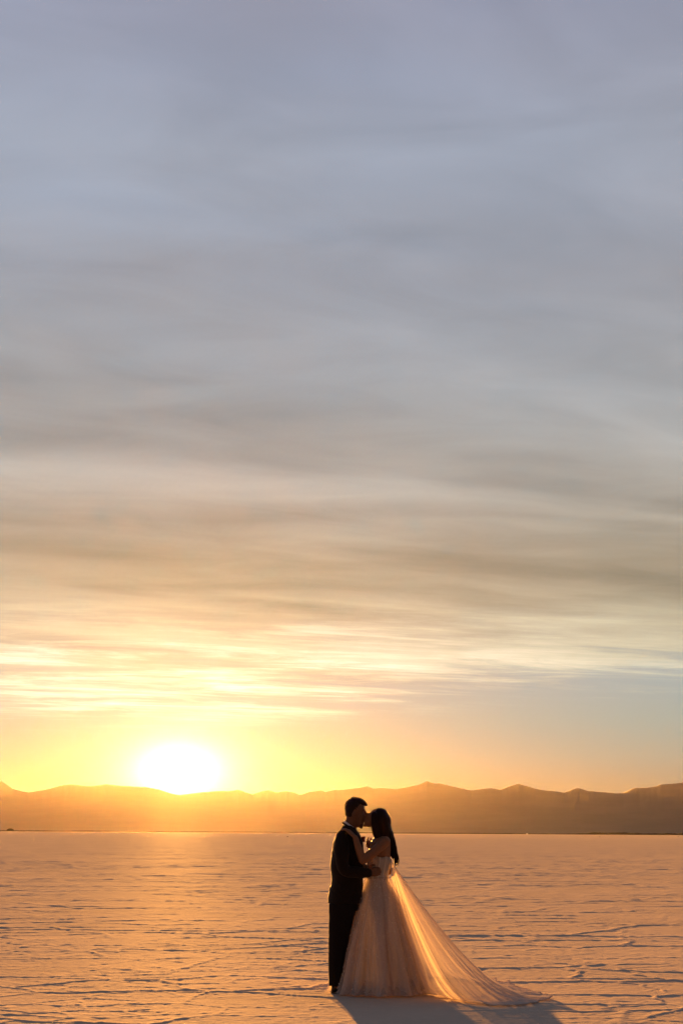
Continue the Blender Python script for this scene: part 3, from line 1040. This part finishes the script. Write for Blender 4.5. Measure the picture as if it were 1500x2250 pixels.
    for i in pick:
        p = Vector(co[i])
        th = math.atan2(p.y - D0, p.x - base.x)
        wgt = 0.35 + 0.65 * max(0.0, -math.cos(th + 0.6))
        if rng.random() > wgt or p.y > D0 + 0.25:
            continue
        nn = Vector(nrm[i])
        if nn.dot(Vector((p.x - base.x, p.y - D0, 0))) < 0:
            nn = -nn
        nn = (nn + Vector(rng.normal(0, 0.55, 3))).normalized()
        a = nn.orthogonal().normalized()
        b = nn.cross(a)
        s = rng.uniform(0.0016, 0.0034)
        c = p + Vector(rng.normal(0, 0.006, 3)) * 0.6 + Vector((p.x - base.x, p.y - D0, 0)).normalized() * 0.004
        c.z = max(c.z, 0.012)
        bm.faces.new([bm.verts.new(c + a * s * math.cos(q) + b * s * math.sin(q)) for q in (0, 1.257, 2.513, 3.770, 5.027)])
        cnt += 1
    link('sequins', to_mesh('sequins', bm, False), M_SEQ, skirt, smooth=False, kind='stuff')

    # gathered ruffle lying round the hem
    ns, nt = 16, 640
    V = np.zeros((ns, nt, 3))
    th = np.linspace(0, 2 * np.pi, nt, endpoint=False)
    hx0 = np.array([skirt_point(1.0, t, 0.0, 0.10, 5, 0.0)[0] for t in th])
    ctr = hx0.mean(0)
    od = hx0 - ctr
    od[:, 2] = 0
    od /= np.linalg.norm(od, axis=1, keepdims=True)
    w1 = sum(a * np.sin(k * th + ph) for k, a, ph in ((11, 0.5, 0.3), (17, 0.5, 1.9), (26, 0.35, 4.0), (41, 0.2, 2.2)))
    w2 = sum(a * np.sin(k * th + ph) for k, a, ph in ((9, 0.5, 2.3), (15, 0.5, 0.4), (31, 0.35, 1.0), (52, 0.2, 5.2)))
    for i in range(ns):
        u = i / (ns - 1)
        r = -0.075 + 0.125 * u + 0.030 * w1 * u
        z = 0.125 * (1 - u) ** 1.3 + 0.014 + np.maximum(0, w2) * 0.050 * math.sin(math.pi * min(1, u * 1.05)) + 0.018 * np.maximum(0, w1 + 0.5 * w2) * u ** 4
        V[i] = hx0 + od * r[:, None]
        V[i, :, 2] = z
    link('hem_ruffle', grid_mesh('hem_ruffle', V.reshape(-1, 3), ns, nt, wrap=True), M_TULLE, skirt)

    # sheer train from the back of the bodice, swept out over the ground
    hem_px = [(868, 2187), (905, 2187), (945, 2186), (985, 2193), (1030, 2204), (1075, 2212), (1115, 2214), (1170, 2207), (1216, 2195),
              (1172, 2181), (1135, 2171), (1104, 2161), (1065, 2153), (1005, 2146), (950, 2142)]
    hem = [gnd(*p) for p in hem_px]
    ns, nt = 460, 90
    lens = [0.0]
    for a, b in zip(hem[:-1], hem[1:]):
        lens.append(lens[-1] + (b - a).length)
    lens = np.array(lens) / lens[-1]
    hx = np.interp(np.linspace(0, 1, ns), lens, [p.x for p in hem])
    hy = np.interp(np.linspace(0, 1, ns), lens, [p.y for p in hem])
    ker = np.hanning(41)
    ker /= ker.sum()
    def sm_(a):
        return np.convolve(np.pad(a, 20, mode='edge'), ker, mode='valid')
    hx, hy = sm_(hx), sm_(hy)
    S, T = np.meshgrid(np.linspace(0, 1, ns), np.linspace(0, 1, nt) ** 1.15, indexing='ij')
    ap = B(856.5, 1889)
    ax = ap.x + 0.0 * S
    ay = D0 - 0.085 + 0.17 * S
    X = ax + (hx[:, None] - ax) * T
    Y = ay + (hy[:, None] - ay) * T
    kk = 1.75 + 0.9 * T ** 2
    Z = ap.z * (1 - T) ** kk
    # radiating pleats
    tx, ty = np.gradient(hx), np.gradient(hy)
    ln_ = np.sqrt(tx ** 2 + ty ** 2) + 1e-9
    nx, ny = (ty / ln_)[:, None], (-tx / ln_)[:, None]
    pl = np.zeros_like(S)
    for k, a, p in ((11, 0.5, 0.4), (17, 0.45, 2.1), (29, 0.30, 4.4), (47, 0.16, 1.0), (71, 0.08, 3.0)):
        pl += a * np.sin(2 * np.pi * k * S + p + 0.9 * np.sin(2.4 * T + k))
    pl = np.tanh(pl * 1.2)
    amp = 0.004 + 0.030 * T * (1 - 0.35 * T)
    X += nx * pl * amp
    Y += ny * pl * amp
    Z += pl * amp * 0.55 * np.clip(T * 1.5, 0, 1)
    Z += 0.055 * (fbm(X * 6, Y * 6, 3, 41) - 0.38) * np.clip((T - 0.45) * 2.2, 0, 1)
    ruff = np.clip((T - 0.90) / 0.10, 0, 1)
    Z += ruff * 0.030 * np.clip(fbm(S * 38, T * 3, 3, 77) - 0.42, 0, 1)
    far = np.clip((S - 0.62) * 6, 0, 1)
    Z += far * ruff * 0.13 * np.clip(fbm(S * 22, T * 2, 2, 91) - 0.50, 0, 1)
    Z = np.maximum(Z, 0.014)
    me = grid_mesh('train', np.stack([X, Y, Z], -1).reshape(-1, 3), ns, nt)
    train = link('train', me, M_TRAIN, root)
    bm = bmesh.new()
    edge = [Vector((X[i, -1], Y[i, -1], Z[i, -1])) for i in range(0, ns, 3)]
    tube(bm, edge, [0.0048] * len(edge), seg=5, caps=False)
    link('hem_edge', to_mesh('hem_edge', bm), M_SATIN, train)


build_bride()


# ------------------------------------------------------------------ small far things
def far_things():
    mr = simple('dark_stone', (0.05, 0.035, 0.025), 0.9, 0.1)
    spots = [((632, 1839.3), 'small dark rock far out on the salt left of the couple'),
             ((1316.5, 1839.3), 'small dark rock far out on the salt at right, the left one of two'),
             ((1489, 1838.4), 'small dark rock far out on the salt at the right edge')]
    for i, ((px, py), lab) in enumerate(spots):
        g = gnd(px, py)
        bm = bmesh.new()
        bmesh.ops.create_icosphere(bm, subdivisions=3, radius=1.0)
        for v in bm.verts:
            n = vnoise(np.array([v.co.x * 1.9 + 7 * i]), np.array([v.co.y * 1.9 + v.co.z * 2.1 + 3 * i]), 3)[0]
            v.co *= 0.7 + 0.6 * n
        for v in bm.verts:
            v.co = Vector((v.co.x * 0.42, v.co.y * 0.34, max(v.co.z, -0.3) * 0.20 + 0.03))
        o = link('rock', to_mesh('rock', bm), mr, smooth=False, label=lab, category='rock', group='rocks scattered on the far salt')
        o.location = g
    # white van on the far shore
    p = at(1157.5, 1832.5, 5080)
    mw = simple('van_paint', (0.8, 0.8, 0.78), 0.3, 0.5)
    md = simple('van_dark', (0.03, 0.03, 0.035), 0.4, 0.5)
    root = empty('parked_van', Vector((p.x, p.y, 0)), label='tiny white vehicle on the far shore right of the couple', category='van')
    bm = bmesh.new()
    prof = [(-3.0, 0.5), (-3.0, 2.7), (1.4, 2.7), (2.2, 1.7), (3.1, 1.45), (3.15, 0.5)]
    a = [bm.verts.new((p.x + x, p.y - 1.0, z)) for x, z in prof]
    b = [bm.verts.new((p.x + x, p.y + 1.0, z)) for x, z in prof]
    skin_rings(bm, [a, b])
    link('body', to_mesh('van_body', bm), mw, root, smooth=False)
    for x in (-1.9, 2.0):
        for y in (-1.0, 1.0):
            bm = bmesh.new()
            tube(bm, [(p.x + x, p.y + y - 0.1, 0.42), (p.x + x, p.y + y + 0.1, 0.42)], [0.42, 0.42], seg=16, caps=False)
            link('wheel', to_mesh('wheel', bm), md, root)
    bm = bmesh.new()
    q = [bm.verts.new((p.x + x, p.y - 1.03, z)) for x, z in ((0.6, 1.6), (2.0, 1.6), (1.45, 2.4), (0.6, 2.4))]
    q2 = [bm.verts.new((v.co.x, p.y - 0.99, v.co.z)) for v in q]
    skin_rings(bm, [q, q2])
    link('window', to_mesh('van_window', bm), md, root, smooth=False)


far_things()
build_haze()
